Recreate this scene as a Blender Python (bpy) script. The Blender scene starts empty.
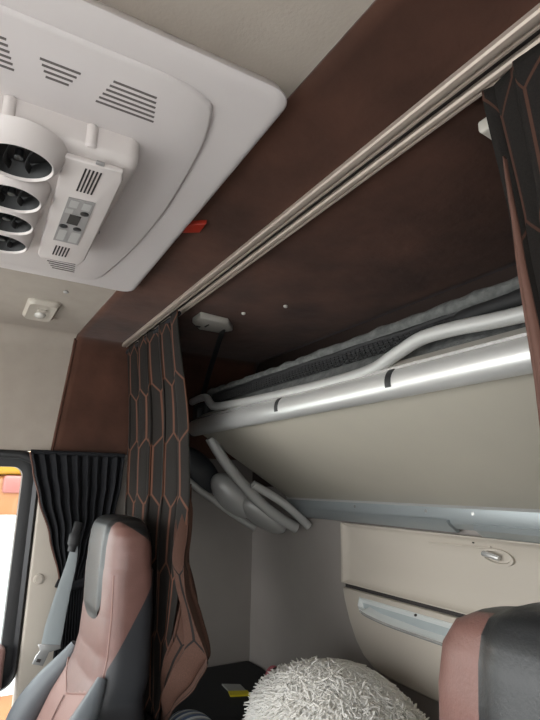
import bpy, bmesh, math, random
from mathutils import Vector, Matrix, noise
random.seed(7)
S = bpy.context.scene
COL = S.collection
PI = math.pi
def lerp(a, b, t): return a+(b-a)*t

# ------------------------------------------------------------------ materials
def lin(c):
    return tuple(((v/255)/12.92 if v/255 <= .04045 else ((v/255+.055)/1.055)**2.4) for v in c) + (1,)

class G:
    """small helper to write node maths"""
    def __init__(s, m): s.t = m.node_tree; s.n = s.t.nodes; s.l = s.t.links
    def math(s, op, a, b=None, c=None):
        n = s.n.new('ShaderNodeMath'); n.operation = op
        for i, v in enumerate((a, b, c)):
            if v is None: continue
            if isinstance(v, (int, float)): n.inputs[i].default_value = v
            else: s.l.new(v, n.inputs[i])
        return n.outputs[0]
    def mix(s, f, a, b):
        n = s.n.new('ShaderNodeMix'); n.data_type = 'RGBA'
        for i, v in ((0, f), (6, a), (7, b)):
            if isinstance(v, (int, float, tuple)): n.inputs[i].default_value = v
            else: s.l.new(v, n.inputs[i])
        return n.outputs[2]
    def noise(s, scale, detail=3, vec=None, rough=.5):
        n = s.n.new('ShaderNodeTexNoise'); n.inputs['Scale'].default_value = scale
        n.inputs['Detail'].default_value = detail; n.inputs['Roughness'].default_value = rough
        if vec is None:
            tc = s.n.new('ShaderNodeTexCoord'); vec = tc.outputs['Object']
        s.l.new(vec, n.inputs['Vector'])
        return n.outputs['Fac']
    def ramp(s, f, a, b):
        n = s.n.new('ShaderNodeMapRange'); s.l.new(f, n.inputs[0])
        n.inputs[1].default_value = a; n.inputs[2].default_value = b
        return n.outputs[0]

def mat(name, col, rough=.6, metal=0, col2=None, nscale=8, bump=0, bscale=200, bdist=.002, spec=.5, sheen=0, coat=0, lo=.35, hi=.65):
    m = bpy.data.materials.new(name); m.use_nodes = True
    b = m.node_tree.nodes['Principled BSDF']
    b.inputs['Base Color'].default_value = lin(col)
    b.inputs['Roughness'].default_value = rough; b.inputs['Metallic'].default_value = metal
    b.inputs['Specular IOR Level'].default_value = spec
    if sheen: b.inputs['Sheen Weight'].default_value = sheen
    if coat: b.inputs['Coat Weight'].default_value = coat; b.inputs['Coat Roughness'].default_value = .2
    g = G(m)
    if col2:
        f = g.ramp(g.noise(nscale, 5), lo, hi)
        g.l.new(g.mix(f, lin(col), lin(col2)), b.inputs['Base Color'])
    if bump:
        bn = g.n.new('ShaderNodeBump'); bn.inputs['Strength'].default_value = bump; bn.inputs['Distance'].default_value = bdist
        g.l.new(g.noise(bscale, 4), bn.inputs['Height']); g.l.new(bn.outputs[0], b.inputs['Normal'])
    return m

M = {}
M['plate'] = mat('ac_white', (214, 207, 205), .42, col2=(208, 201, 198), nscale=3, bump=.05, bscale=400)
M['housing'] = mat('ac_housing', (212, 204, 200), .45, bump=.04, bscale=500)
M['slot'] = mat('slot_dark', (48, 44, 43), .8)
M['slitshade'] = mat('slit_shade_grey', (104, 97, 95), .8)
M['duct'] = mat('duct_black', (13, 13, 13), .55)
M['blade'] = mat('blade_black', (30, 30, 31), .4)
M['keypad'] = mat('keypad_grey', (150, 147, 145), .5)
M['key'] = mat('key_light', (178, 176, 173), .5)
M['screen'] = mat('screen', (62, 60, 58), .2)
M['beige'] = mat('beige_headliner', (170, 160, 149), .9, col2=(164, 154, 143), nscale=18, bump=.18, bscale=260, bdist=.002, lo=.3, hi=.7)
M['cream'] = mat('cream_plastic', (184, 176, 164), .55, bump=.12, bscale=700, bdist=.001)
M['greywall'] = mat('grey_wall', (150, 144, 139), .6, col2=(144, 138, 133), nscale=5, bump=.12, bscale=500, bdist=.001)
M['suede'] = mat('brown_suede', (91, 61, 49), .95, col2=(57, 38, 30), nscale=5, bump=.45, bscale=22, bdist=.006, sheen=.12, spec=.2, lo=.3, hi=.75)
M['rail'] = mat('rail_alu', (172, 158, 146), .42, .35, bump=.03)
M['gapshade'] = mat('rail_gap_shade', (34, 26, 23), .6)
M['silver'] = mat('satin_silver', (212, 212, 209), .36, .55, bump=.03, bscale=300)
M['greytube'] = mat('grey_plastic_tube', (176, 176, 173), .45, .25, bump=.03)
M['slate'] = mat('slate_alu', (166, 173, 175), .42, .55)
M['bunkpanel'] = mat('bunk_panel', (178, 172, 158), .5, col2=(172, 166, 153), nscale=4, bump=.06, bscale=300)
M['tray'] = mat('tray_silver', (184, 193, 194), .35, .35)
M['traylip'] = mat('tray_bright', (214, 218, 216), .35, .25)
M['greyfab'] = mat('grey_fabric', (98, 99, 97), .95, col2=(74, 75, 74), nscale=60, bump=.6, bscale=160, bdist=.004)
M['paletray'] = mat('tray_edge', (168, 164, 156), .5)
M['net'] = mat('net_black', (24, 24, 25), .7)
M['blackplastic'] = mat('black_plastic', (38, 39, 40), .45, bump=.1, bscale=500, bdist=.001)
M['shell'] = mat('seat_shell', (46, 48, 51), .5, bump=.15, bscale=500, bdist=.001)
M['rubber'] = mat('black_rubber', (22, 23, 27), .35)
M['leather'] = mat('brown_leather', (116, 84, 77), .42, col2=(108, 78, 71), nscale=30, bump=.25, bscale=320, bdist=.0015)
M['palefab'] = mat('pale_and_lit_leather', (146, 114, 106), .5, bump=.25, bscale=320, bdist=.0015)
M['blackleather'] = mat('black_leather', (36, 38, 39), .38, bump=.2, bscale=380, bdist=.0012)
M['greyleather'] = mat('grey_leather', (96, 101, 105), .45, bump=.2, bscale=380, bdist=.0012)
M['beltgrey'] = mat('belt_grey', (150, 158, 160), .7, bump=.2, bscale=500)
M['chrome'] = mat('chrome', (214, 214, 212), .25, .65)
M['blackcloth'] = mat('black_cloth', (30, 31, 34), .85, bump=.2, bscale=300, spec=.3)
M['matblack'] = mat('black_mattress', (17, 18, 20), .85, bump=.3, bscale=200)
M['piping'] = mat('copper_piping', (92, 62, 51), .7)
M['white'] = mat('white_plastic', (196, 190, 180), .5)
M['lens'] = mat('lamp_lens', (214, 211, 204), .12, .15)
M['red'] = mat('red_plastic', (150, 38, 20), .45)
M['yellow'] = mat('yellow_print', (214, 196, 20), .5)
M['card'] = mat('grey_card', (150, 152, 148), .6)
M['darkfab'] = mat('dark_brown_fabric', (46, 33, 28), .95, bump=.3, bscale=60)
M['shag'] = mat('white_shag', (250, 249, 246), .85, col2=(244, 242, 238), nscale=14)
M['pink'] = mat('pink_label', (178, 96, 106), .5)
M['cord'] = mat('belt_black', (16, 16, 17), .7)
M['floor'] = mat('floor_rubber', (40, 40, 42), .8)
M['concrete'] = mat('concrete', (200, 199, 197), .9, col2=(184, 183, 181), nscale=2)
M['orange'] = mat('orange_paint', (158, 104, 62), .4, coat=.3)
M['yellowp'] = mat('yellow_paint', (165, 125, 34), .4)
M['redlamp'] = mat('red_lamp', (158, 100, 94), .3)
M['whitep'] = mat('white_paint', (190, 196, 196), .5)
M['tyre'] = mat('tyre', (46, 46, 48), .8)

sg = M['shag']; sb_ = sg.node_tree.nodes['Principled BSDF']
sg_g = G(sg); tl = sg_g.n.new('ShaderNodeBsdfTranslucent'); tl.inputs[0].default_value = lin((246, 244, 239))
mxs = sg_g.n.new('ShaderNodeMixShader'); mxs.inputs[0].default_value = .5
sg_g.l.new(sb_.outputs[0], mxs.inputs[1]); sg_g.l.new(tl.outputs[0], mxs.inputs[2]); sg_g.l.new(mxs.outputs[0], sg_g.n['Material Output'].inputs[0])
# glass of the side window
gm = bpy.data.materials.new('window_glass'); gm.use_nodes = True
g = G(gm); g.n.remove(g.n['Principled BSDF'])
tr = g.n.new('ShaderNodeBsdfTransparent'); gl = g.n.new('ShaderNodeBsdfGlossy'); gl.inputs['Roughness'].default_value = .02
tr.inputs[0].default_value = (.93, .95, .94, 1)
ms = g.n.new('ShaderNodeMixShader'); ms.inputs[0].default_value = .06
g.l.new(tr.outputs[0], ms.inputs[1]); g.l.new(gl.outputs[0], ms.inputs[2]); g.l.new(ms.outputs[0], g.n['Material Output'].inputs[0])
M['glass'] = gm

def hexcloth(name, base, line, cw, ch, lw, rough=.85):
    """cloth woven with long hexagon outlines, drawn in the cloth's own UV (metres)"""
    m = bpy.data.materials.new(name); m.use_nodes = True; g = G(m)
    b = g.n['Principled BSDF']; b.inputs['Roughness'].default_value = rough; b.inputs['Specular IOR Level'].default_value = .25
    uv = g.n.new('ShaderNodeUVMap'); sp = g.n.new('ShaderNodeSeparateXYZ'); g.l.new(uv.outputs[0], sp.inputs[0])
    u = g.math('DIVIDE', sp.outputs[0], cw); v = g.math('DIVIDE', sp.outputs[1], ch)
    r = g.math('FLOOR', v); t = g.math('FRACT', v)
    odd = g.math('MULTIPLY', g.math('FLOORED_MODULO', r, 2.0), .5)
    a = g.math('ABSOLUTE', g.math('SUBTRACT', g.math('FRACT', g.math('ADD', g.math('SUBTRACT', u, odd), .5)), .5))
    s = g.math('MULTIPLY', g.ramp(t, .8, 1.0), .5)
    d = g.math('ABSOLUTE', g.math('SUBTRACT', a, s))
    f = g.math('SUBTRACT', 1.0, g.ramp(d, lw*.6, lw))
    wv = g.ramp(g.noise(500, 2), .3, .7)
    bc = g.mix(wv, lin(base), lin(tuple(int(x*.8) for x in base)))
    g.l.new(g.mix(f, bc, lin(line)), b.inputs['Base Color'])
    bn = g.n.new('ShaderNodeBump'); bn.inputs['Strength'].default_value = .2; bn.inputs['Distance'].default_value = .001
    g.l.new(wv, bn.inputs['Height']); g.l.new(bn.outputs[0], b.inputs['Normal'])
    return m
M['hexdark'] = hexcloth('curtain_dark_face', (33, 29, 26), (90, 60, 46), .046, .165, .075)
M['hexnear'] = hexcloth('curtain_dark_face_near', (32, 28, 25), (72, 48, 38), .050, .165, .05)
M['hexcopper'] = hexcloth('curtain_copper_face', (76, 52, 42), (22, 19, 17), .06, .165, .05)

def stripes(name):
    m = bpy.data.materials.new(name); m.use_nodes = True; g = G(m); b = g.n['Principled BSDF']; b.inputs['Roughness'].default_value = .8
    tc = g.n.new('ShaderNodeTexCoord'); sp = g.n.new('ShaderNodeSeparateXYZ'); g.l.new(tc.outputs['Object'], sp.inputs[0])
    t = g.math('FRACT', g.math('MULTIPLY', sp.outputs[0], 34.0))
    a = g.mix(g.math('LESS_THAN', t, .4), lin((232, 236, 236)), lin((96, 118, 156)))
    c = g.mix(g.math('GREATER_THAN', t, .75), a, lin((160, 168, 174)))
    g.l.new(c, b.inputs['Base Color'])
    return m
M['stripes'] = stripes('blue_white_stripes')

# stitched brown leather: fine diagonal ribs on the seat bolster
def ribbed(m, scale=420.):
    g = G(m); b = g.n['Principled BSDF']
    tc = g.n.new('ShaderNodeTexCoord'); sp = g.n.new('ShaderNodeSeparateXYZ'); g.l.new(tc.outputs['Object'], sp.inputs[0])
    w = g.math('SINE', g.math('MULTIPLY', g.math('ADD', sp.outputs[0], g.math('MULTIPLY', sp.outputs[2], .9)), scale*2.2))
    return g, b, w

# ------------------------------------------------------------------ object helpers
ORIG = {}
def tag(o, label=None, cat=None, group=None, kind=None):
    if label: o['label'] = label
    if cat: o['category'] = cat
    if group: o['group'] = group
    if kind: o['kind'] = kind
    return o
def empty(name, loc, label, cat, group=None):
    o = bpy.data.objects.new(name, None); o.empty_display_size = .05; COL.objects.link(o)
    o.location = loc; ORIG[o.name] = Vector(loc)
    return tag(o, label, cat, group)
def obj(name, bm, m, parent=None, smooth=True, ang=40, base=True):
    """link a bmesh (world coordinates) as one object"""
    if parent is not None: org = ORIG[parent.name]
    elif base:
        xs = [v.co for v in bm.verts]
        mn = Vector([min(c[i] for c in xs) for i in range(3)]); mx = Vector([max(c[i] for c in xs) for i in range(3)])
        org = Vector(((mn.x+mx.x)/2, (mn.y+mx.y)/2, mn.z))
    else: org = Vector((0, 0, 0))
    bmesh.ops.translate(bm, verts=bm.verts, vec=-org)
    me = bpy.data.meshes.new(name); bm.to_mesh(me); bm.free()
    for mm in (m if isinstance(m, (list, tuple)) else (m,)): me.materials.append(mm)
    if smooth:
        for p in me.polygons: p.use_smooth = True
        try: me.set_sharp_from_angle(angle=math.radians(ang))
        except Exception: pass
    o = bpy.data.objects.new(name, me); COL.objects.link(o)
    if parent is not None: o.parent = parent
    else: o.location = org
    ORIG[o.name] = org
    return o
def structure(name, bm, m, **k):
    return tag(obj(name, bm, m, **k), kind='structure')
def copy_tree(o, parent=None):
    c = o.copy(); COL.objects.link(c)
    if parent is not None: c.parent = parent
    for ch in list(o.children): copy_tree(ch, c)
    return c

# ------------------------------------------------------------------ shape helpers
def box(bm, x0, x1, y0, y1, z0, z1, bev=0, seg=3):
    r = bmesh.ops.create_cube(bm, size=1)
    vs = r['verts']
    for v in vs:
        v.co = Vector(((x0+x1)/2+v.co.x*(x1-x0), (y0+y1)/2+v.co.y*(y1-y0), (z0+z1)/2+v.co.z*(z1-z0)))
    if bev:
        es = list({e for v in vs for e in v.link_edges})
        bmesh.ops.bevel(bm, geom=es, offset=bev, segments=seg, profile=.5, affect='EDGES')
    return bm
def loft(bm, loops, cap0=True, cap1=True, closed=True):
    rows = [[bm.verts.new(p) for p in lp] for lp in loops]
    n = len(rows[0]); rng = n if closed else n-1
    for a, b in zip(rows, rows[1:]):
        for i in range(rng):
            j = (i+1) % n
            bm.faces.new((a[i], a[j], b[j], b[i]))
    if cap0: bm.faces.new(rows[0][::-1])
    if cap1: bm.faces.new(rows[-1])
    bmesh.ops.recalc_face_normals(bm, faces=bm.faces)
    return rows
def tube(bm, path, rad, n=12, flat=None, up=None):
    """sweep an ellipse (rad across, flat*rad the other way) along a path"""
    P = [Vector(p) for p in path]; loops = []
    prev = None
    for i, p in enumerate(P):
        t = (P[min(i+1, len(P)-1)]-P[max(i-1, 0)]).normalized()
        if prev is None:
            u = Vector(up) if up else (Vector((0, 0, 1)) if abs(t.z) < .9 else Vector((1, 0, 0)))
        else: u = prev
        u = (u - t*u.dot(t)).normalized(); prev = u
        w = t.cross(u)
        r = rad[i] if isinstance(rad, (list, tuple)) else rad
        f = 1 if flat is None else flat
        loops.append([p + u*(r*math.cos(2*PI*k/n)) + w*(r*f*math.sin(2*PI*k/n)) for k in range(n)])
    loft(bm, loops)
    return bm
def spline(pts, n=8):
    """catmull-rom through the points"""
    P = [Vector(p) for p in pts]; P = [2*P[0]-P[1]] + P + [2*P[-1]-P[-2]]; out = []
    for i in range(1, len(P)-2):
        for k in range(n):
            t = k/n; a, b, c, d = P[i-1:i+3]
            out.append(.5*((2*b)+(c-a)*t+(2*a-5*b+4*c-d)*t*t+(3*b-a-3*c+d)*t**3))
    out.append(P[-2]); return out
def rrect(x0, x1, y0, y1, r, z, n=8):
    pts = []
    for cx, cy, a0 in ((x1-r, y1-r, 0), (x0+r, y1-r, 90), (x0+r, y0+r, 180), (x1-r, y0+r, 270)):
        for k in range(n+1):
            a = math.radians(a0+90*k/n); pts.append((cx+r*math.cos(a), cy+r*math.sin(a), z))
    return pts
def slab(bm, poly, axis, a, b, bev=0):
    """polygon (2-D) extruded along an axis from a to b"""
    def P(q, t):
        if axis == 'x': return Vector((t, q[0], q[1]))
        if axis == 'y': return Vector((q[0], t, q[1]))
        return Vector((q[0], q[1], t))
    f0 = [bm.verts.new(P(q, a)) for q in poly]; f1 = [bm.verts.new(P(q, b)) for q in poly]
    n = len(poly); caps = [bm.faces.new(f0[::-1]), bm.faces.new(f1)]
    for i in range(n): bm.faces.new((f0[i], f0[(i+1) % n], f1[(i+1) % n], f1[i]))
    bmesh.ops.recalc_face_normals(bm, faces=bm.faces)
    if bev:
        es = list({e for f in caps for e in f.edges})
        bmesh.ops.bevel(bm, geom=es, offset=bev, segments=3, profile=.5, affect='EDGES')
    return bm
def grid(bm, fn, nu, nv, uvfn=None):
    vs = [[bm.verts.new(fn(i/nu, j/nv)) for i in range(nu+1)] for j in range(nv+1)]
    uv = bm.loops.layers.uv.verify() if uvfn else None
    for j in range(nv):
        for i in range(nu):
            f = bm.faces.new((vs[j][i], vs[j][i+1], vs[j+1][i+1], vs[j+1][i]))
            if uv:
                for l, (a, b) in zip(f.loops, ((i, j), (i+1, j), (i+1, j+1), (i, j+1))): l[uv].uv = uvfn(a, b)
    return vs
def cyl(bm, c, axis, r, h, n=20, bev=0):
    c = Vector(c); axis = Vector(axis).normalized()
    u = axis.orthogonal().normalized(); w = axis.cross(u)
    prof = [(r-bev, 0), (r, bev), (r, h-bev), (r-bev, h)] if bev else [(r, 0), (r, h)]
    loft(bm, [[c+axis*z+u*(q*math.cos(2*PI*k/n))+w*(q*math.sin(2*PI*k/n)) for k in range(n)] for q, z in prof])
    return bm
def NB(): return bmesh.new()

# ================================================================== THE SETTING
XL, XR, YR, ZC, ZF = -1.88, .36, 1.03, .5, -1.25
YF = -1.15
R = .055
arc = [(XL+R-R*math.sin(a), ZC-R+R*math.cos(a)) for a in [PI/2*k/10 for k in range(11)]]   # cove, ceiling to left wall
# ceiling with its cove
prof = [(XR, ZC)] + arc
bm = NB(); loft(bm, [[(x, y, z) for x, z in prof] + [(x-.03 if i else x, y, z+.03) for i, (x, z) in reversed(list(enumerate(prof)))] for y in (YF, YR+.02)])
structure('ceiling', bm, M['beige'])
# left wall: header above the window, pillar, rear half, below the window
def wall_l(poly, m, name, t=.03): 
    bm = NB(); slab(bm, poly, 'x', XL-t, XL); return structure(name, bm, m)
wall_l([(YF, .452), (YF, .1), (YR, .1), (YR, .452)], M['beige'], 'wall_left')
wall_l([(.31, .1), (YR, .1), (YR, ZF), (.31, ZF)], M['greywall'], 'wall_left_rear')
wall_l([(YF, -.59), (.2, -.59), (.2, ZF), (YF, ZF)], M['blackplastic'], 'wall_left_front')
wall_l([(YF, .1), (-.8, .1), (-.8, -.59), (YF, -.59)], M['cream'], 'trim_1')
# cream door pillar with a rounded front edge
bm = NB(); slab(bm, [(.241, .1), (.345, .1), (.345, ZF), (.241, ZF)], 'x', XL-.05, XL+.020, .009); structure('trim_2', bm, M['cream'])
# rear wall: grey below, brown fabric above the bunk
bm = NB(); box(bm, XL-.03, XR, YR, YR+.03, ZF, 0); structure('wall_rear', bm, M['greywall'])
bm = NB(); box(bm, XL-.03, XR, YR-.006, YR+.03, 0, ZC); structure('wall_rear_upper', bm, M['darkfab'])
# right wall (behind the driver's door) and door sill
bm = NB(); box(bm, XR, XR+.03, .34, YR+.03, ZF, ZC+.03); box(bm, XR, XR+.03, YF, .34, .08, ZC+.03); box(bm, XR, XR+.03, YF, .34, ZF, -.60); box(bm, XR, XR+.03, YF, -.95, -.60, .08); box(bm, XR, XR+.03, .20, .34, -.60, .08)
structure('wall_right', bm, M['greywall'])
# front: header over the windscreen, bulkhead under it
bm = NB(); box(bm, XL-.03, XR+.03, YF-.03, YF, .3, ZC+.03); box(bm, XL-.03, XR+.03, YF-.03, YF, ZF, -.7)
structure('wall_front', bm, M['cream'])
bm = NB(); box(bm, XL-.03, XR+.03, YF-.03, YR+.03, ZF-.04, ZF); structure('floor', bm, M['floor'])
# brown suede: ceiling and side-wall lining from the AC plate back to the rear wall
pr = [(XR, ZC-.004)] + [(x+.004*math.cos(PI/2*k/10)*0+.004*math.sin(PI/2*k/10), z-.004*math.cos(PI/2*k/10)) for k, (x, z) in enumerate(arc)] + [(XL+.004, .25), (XL+.004, .1)]
def yfront(z, x=-1.9): return .300+max(0, x+1.4)*.012 if z > .45 else .267+(z-.1)*.094
bm = NB()
lining = []
for k in range(0, 30):
    t = k/29
    row = []
    for x, z in pr:
        y = yfront(z, x)+(YR-.008-yfront(z, x))*t
        row.append((x, y, z))
    lining.append(row)
vs = [[bm.verts.new(p) for p in r] for r in lining]
for a, b in zip(vs, vs[1:]):
    for i in range(len(a)-1): bm.faces.new((a[i], a[i+1], b[i+1], b[i]))
bmesh.ops.recalc_face_normals(bm, faces=bm.faces)
o = structure('trim_3', bm, M['suede'])
sol = o.modifiers.new('thick', 'SOLIDIFY'); sol.thickness = .006; sol.offset = 0
# rolled front edge of the lining
bm = NB(); tube(bm, [(x, yfront(z, x), z) for x, z in pr[5:]], .0055, 10); structure('trim_5', bm, M['suede'])
# side window of the far door
bm = NB()
def rr2(y0, y1, z0, z1, r, x): return [(x, p[0], p[1]) for p in rrect(y0, y1, z0, z1, r, 0)]
def ringframe(bm, y0, y1, z0, z1, wd, r, xs):
    loops = [rr2(y0, y1, z0, z1, r+wd, xs[0]), rr2(y0, y1, z0, z1, r+wd, xs[1]), rr2(y0+wd*.3, y1-wd*.3, z0+wd*.3, z1-wd*.3, r+wd*.7, xs[2]),
             rr2(y0+wd, y1-wd, z0+wd, z1-wd, r, xs[1]), rr2(y0+wd, y1-wd, z0+wd, z1-wd, r, xs[0])]
    loft(bm, loops, False, False)
ringframe(bm, -.8, .240, -.6, .1, .026, .035, (XL-.05, XL+.004, XL+.014))
w = structure('window_1', bm, M['rubber'])
bm = NB(); box(bm, XL-.022, XL-.018, -.79, .230, -.59, .09); obj('pane', bm, M['glass'], w, smooth=False)
bm = NB(); ringframe(bm, -.83, .238, -.6, .098, .05, .03, (XL-.04, XL+.002, XL+.008)); obj('window_seal', bm, M['blackplastic'], w)
# the black gutter above the window
bm = NB(); tube(bm, [(XL+.012, YF, .088), (XL+.012, .0, .088), (XL+.012, .17, .086), (XL+.012, .212, .07)], .013, 10, .6); structure('trim_4', bm, M['blackplastic'])
# brown ledge of the far door
bm = NB(); box(bm, XL-.02, XL+.05, -.8, .198, -.585, -.47, .012); tag(obj('door_ledge', bm, M['palefab']), 'brown padded door ledge below the side window', 'door ledge')
bm = NB(); box(bm, XL-.02, XL+.03, -.8, .2, ZF+.02, -.59, .01); structure('door_1', bm, M['blackplastic'])
# button cap on the pillar
bm = NB(); cyl(bm, (XL+.020, .268, -.29), (1, 0, 0), .016, .006, 28, .002); 
cp = tag(obj('pillar_button', bm, M['cream']), 'round cream plastic cap on the door pillar', 'cap')
bm = NB(); cyl(bm, (XL+.026, .268, -.29), (1, 0, 0), .011, .003, 24, .001); obj('button_centre', bm, M['cream'], cp)

# ================================================================== ROOF AIR CONDITIONER
ac = empty('roof_air_conditioner', (-.92, -.05, .5), 'white roof air conditioner with round vents set in the ceiling', 'air conditioner')
PX0, PX1, PY0, PY1 = -1.272, -.482, -.50, .335
bm = NB()
rr0 = rrect
def rrect_(*a): return [(x, y-.024*max(0, (x+1.3)/.82)*(1 if y > 0 else 0), z) for x, y, z in rr0(*a)]
loft(bm, [rrect_(PX0, PX1-.006, PY0, PY1, .034, .5), rrect_(PX0-.004, PX1+.010, PY0, PY1-.004, .032, .4785), rrect_(PX0-.002, PX1+.0105, PY0+.002, PY1-.006, .031, .4755),
          rrect_(PX0+.003, PX1+.007, PY0+.005, PY1-.010, .029, .4735), rrect_(PX0+.01, PX1, PY0+.01, PY1-.016, .027, .4725)])
obj('mounting_plate', bm, M['plate'], ac, ang=32)
q = .971
out = [(-.533, -.40), (-.533, .03), (-.533, .162), (-.545, .214), (-.566, .233), (-.637, .250), (-.76, .262), (-.875, .267), (-1.03, .263), (-1.175, .249), (-1.24, .236), (-1.262, .215), (-1.266, .18), (-1.266, .025), (-1.266, -.40)]
outl = [Vector((a*q, b*q, 0)) for a, b in out]; outl = spline(outl, 6)
cen = Vector((-.88, -.08, 0))
def ins(d, z): 
    r = []
    for p in outl:
        v = (p-cen); r.append((p.x-v.x/v.length*d, p.y-v.y/v.length*d, z))
    return r
bm = NB(); loft(bm, [ins(-.001, .4735), ins(0, .4705), ins(.0025, .4685), ins(.005, .4678)])
obj('inner_panel', bm, M['plate'], ac, ang=60)
# slits in the panel, three groups: raised dark strips in place of their shade
def slits(x0, x1, n, ya0, ya1, yb0, yb1, name):
    bm = NB()
    for k in range(n):
        t = k/(n-1) if n > 1 else 0
        x = (x0+(x1-x0)*t); a = ya0+(yb0-ya0)*t; b = ya1+(yb1-ya1)*t
        box(bm, x*q-.0017, x*q+.0017, a*q, b*q, .4672, .4685)
    return obj(name, bm, M['slitshade'], ac, smooth=False)
slits(-.573, -.619, 6, .104, .159, .093, .170, 'vent_slits')
slits(-.582, -.609, 4, .021, .067, .031, .058, 'vent_slits')
slits(-.573, -.618, 6, -.07, -.015, -.081, -.003, 'vent_slits')
# box that carries the vents
HX0, HX1, HY0, HY1 = -1.043, -.650, -.21, .166
bm = NB()
loft(bm, [rrect(HX0-.012, HX1, HY0, HY1, .018, .4685), rrect(HX0-.008, HX1, HY0, HY1, .018, .440), rrect(HX0, HX1-.003, HY0+.003, HY1-.003, .016, .433),
          rrect(HX0+.005, HX1-.010, HY0+.010, HY1-.010, .012, .430)])
obj('vent_housing', bm, M['housing'], ac, ang=60)
for yy in (.098, -.002, -.10):
    bm = NB(); cyl(bm, (HX1-.004, yy, .434), (0, 0, 1), .0085, .035, 20, .003); obj('housing_boss', bm, M['housing'], ac)
for (x, y) in ((-.70, .166), (-.94, .168)):
    bm = NB(); box(bm, x-.003, x+.003, y-.004, y+.006, .455, .460, .001); obj('clip', bm, M['keypad'], ac)
# the four round vents
for (cx, rr, ro) in ((-.693, .0405, .055), (-.797, .0385, .050), (-.885, .0375, .047), (-.971, .0375, .047)):
    cy = .017; n = 48
    def ring(r, z):
        sh = (z-.407)/.023*.011-.003
        return [(cx+sh+r*math.cos(2*PI*k/n), cy+r*1.05*math.sin(2*PI*k/n), z) for k in range(n)]
    bm = NB(); loft(bm, [ring(ro, .4300), ring(ro-.002, .422), ring(lerp(ro, rr, .45), .413), ring(rr+.003, .407), ring(rr+.001, .4065), ring(rr-.0005, .409), ring(rr-.002, .4275)], False, False)
    v = obj('air_vent', bm, M['housing'], ac, ang=60)
    bm = NB(); loft(bm, [ring(rr-.001, .4095), ring(rr-.004, .4265), ring(rr-.02, .4285)], False, True); obj('duct', bm, M['duct'], v)
    for k, dy in enumerate((-.014, .012)):
        bm = NB()
        h = math.sqrt(max(.0001, (rr-.003)**2-dy*dy))
        pts = spline([(cx-h, cy+dy+.006, .420), (cx, cy+dy-.002, .412), (cx+h, cy+dy+.006, .420)], 6)
        tube(bm, pts, .0055, 8, .22, (0, .35, 1)); obj('blade', bm, M['blade'], v)
    bm = NB(); cyl(bm, (cx, cy, .413), (0, 0, 1), .006, .012, 14, .001); obj('blade', bm, M['blade'], v)
# control panel
CP = [(-.672, .070), (-.668, .146), (-.690, .152), (-1.005, .163), (-1.032, .158), (-1.036, .086), (-1.02, .080)]
bm = NB(); slab(bm, CP, 'z', .4305, .4215, .003)
cpn = obj('control_panel', bm, M['housing'], ac, ang=50)
def quad_strip(bm, pts, z0, z1): slab(bm, pts, 'z', z0, z1)
k38 = .4215/.38
def grille(x0, x1, ya, yb, n, name):
    bm = NB()
    for k in range(n):
        y = lerp(ya, yb, (k+.5)/n); w = (yb-ya)/n*.24
        box(bm, min(x0, x1)*k38, max(x0, x1)*k38, (y-w)*k38, (y+w)*k38, .4208, .4222)
    obj(name, bm, M['slot'], cpn, smooth=False)  # dark strips carry the shade of the openings in their colour
grille(-.616, -.675, .088, .111, 5, 'speaker_slits'); grille(-.866, -.906, .092, .117, 5, 'speaker_slits')
bm = NB(); slab(bm, [(a*k38, b*k38) for a, b in ((-.697, .084), (-.694, .119), (-.845, .124), (-.845, .086))], 'z', .4216, .4205); obj('keypad', bm, M['keypad'], cpn)
for (a, b, c, d) in ((-.702, -.722, .088, .099), (-.702, -.722, .105, .116), (-.728, -.742, .086, .096), (-.80, -.838, .089, .100), (-.80, -.838, .107, .120)):
    bm = NB(); box(bm, b*k38, a*k38, c*k38, d*k38, .4199, .4212); obj('key_field', bm, M['key'], cpn, smooth=False)
bm = NB(); box(bm, -.775*k38, -.744*k38, .094*k38, .110*k38, .4196, .4212, .0004, 1); obj('display', bm, M['screen'], cpn)
for (x, y) in ((-.733, .112), (-.787, .092), (-.787, .112)):
    bm = NB(); loft(bm, [[((x+r*math.cos(2*PI*k/20))*k38, (y+1.0*r*math.sin(2*PI*k/20))*k38, z) for k in range(20)] for r, z in ((.006, .421), (.006, .4194), (.005, .419))]); obj('button', bm, M['blackplastic'], cpn)
bm = NB(); box(bm, -.60*k38, -.594*k38, .098*k38, .108*k38, .4205, .424, .0006, 1); obj('latch', bm, M['keypad'], cpn)
# dark strips for the shaded slits on the sloping tail of the housing
bm = NB()
for k in range(6):
    x = -1.132-.0115*k; box(bm, x-.0016, x+.0016, .101+.005*k, .166+.0015*k, .4668, .4684)
obj('vent_slits', bm, M['slitshade'], ac, smooth=False)

# red tag that pokes out behind the plate
bm = NB(); slab(bm, [(-.912, .322), (-.872, .322), (-.850, .350), (-.890, .353)], 'z', .4975, .484, .002)
tag(obj('plastic_tag', bm, M['red']), 'small red plastic tag sticking out behind the white ceiling plate', 'tag')

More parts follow.
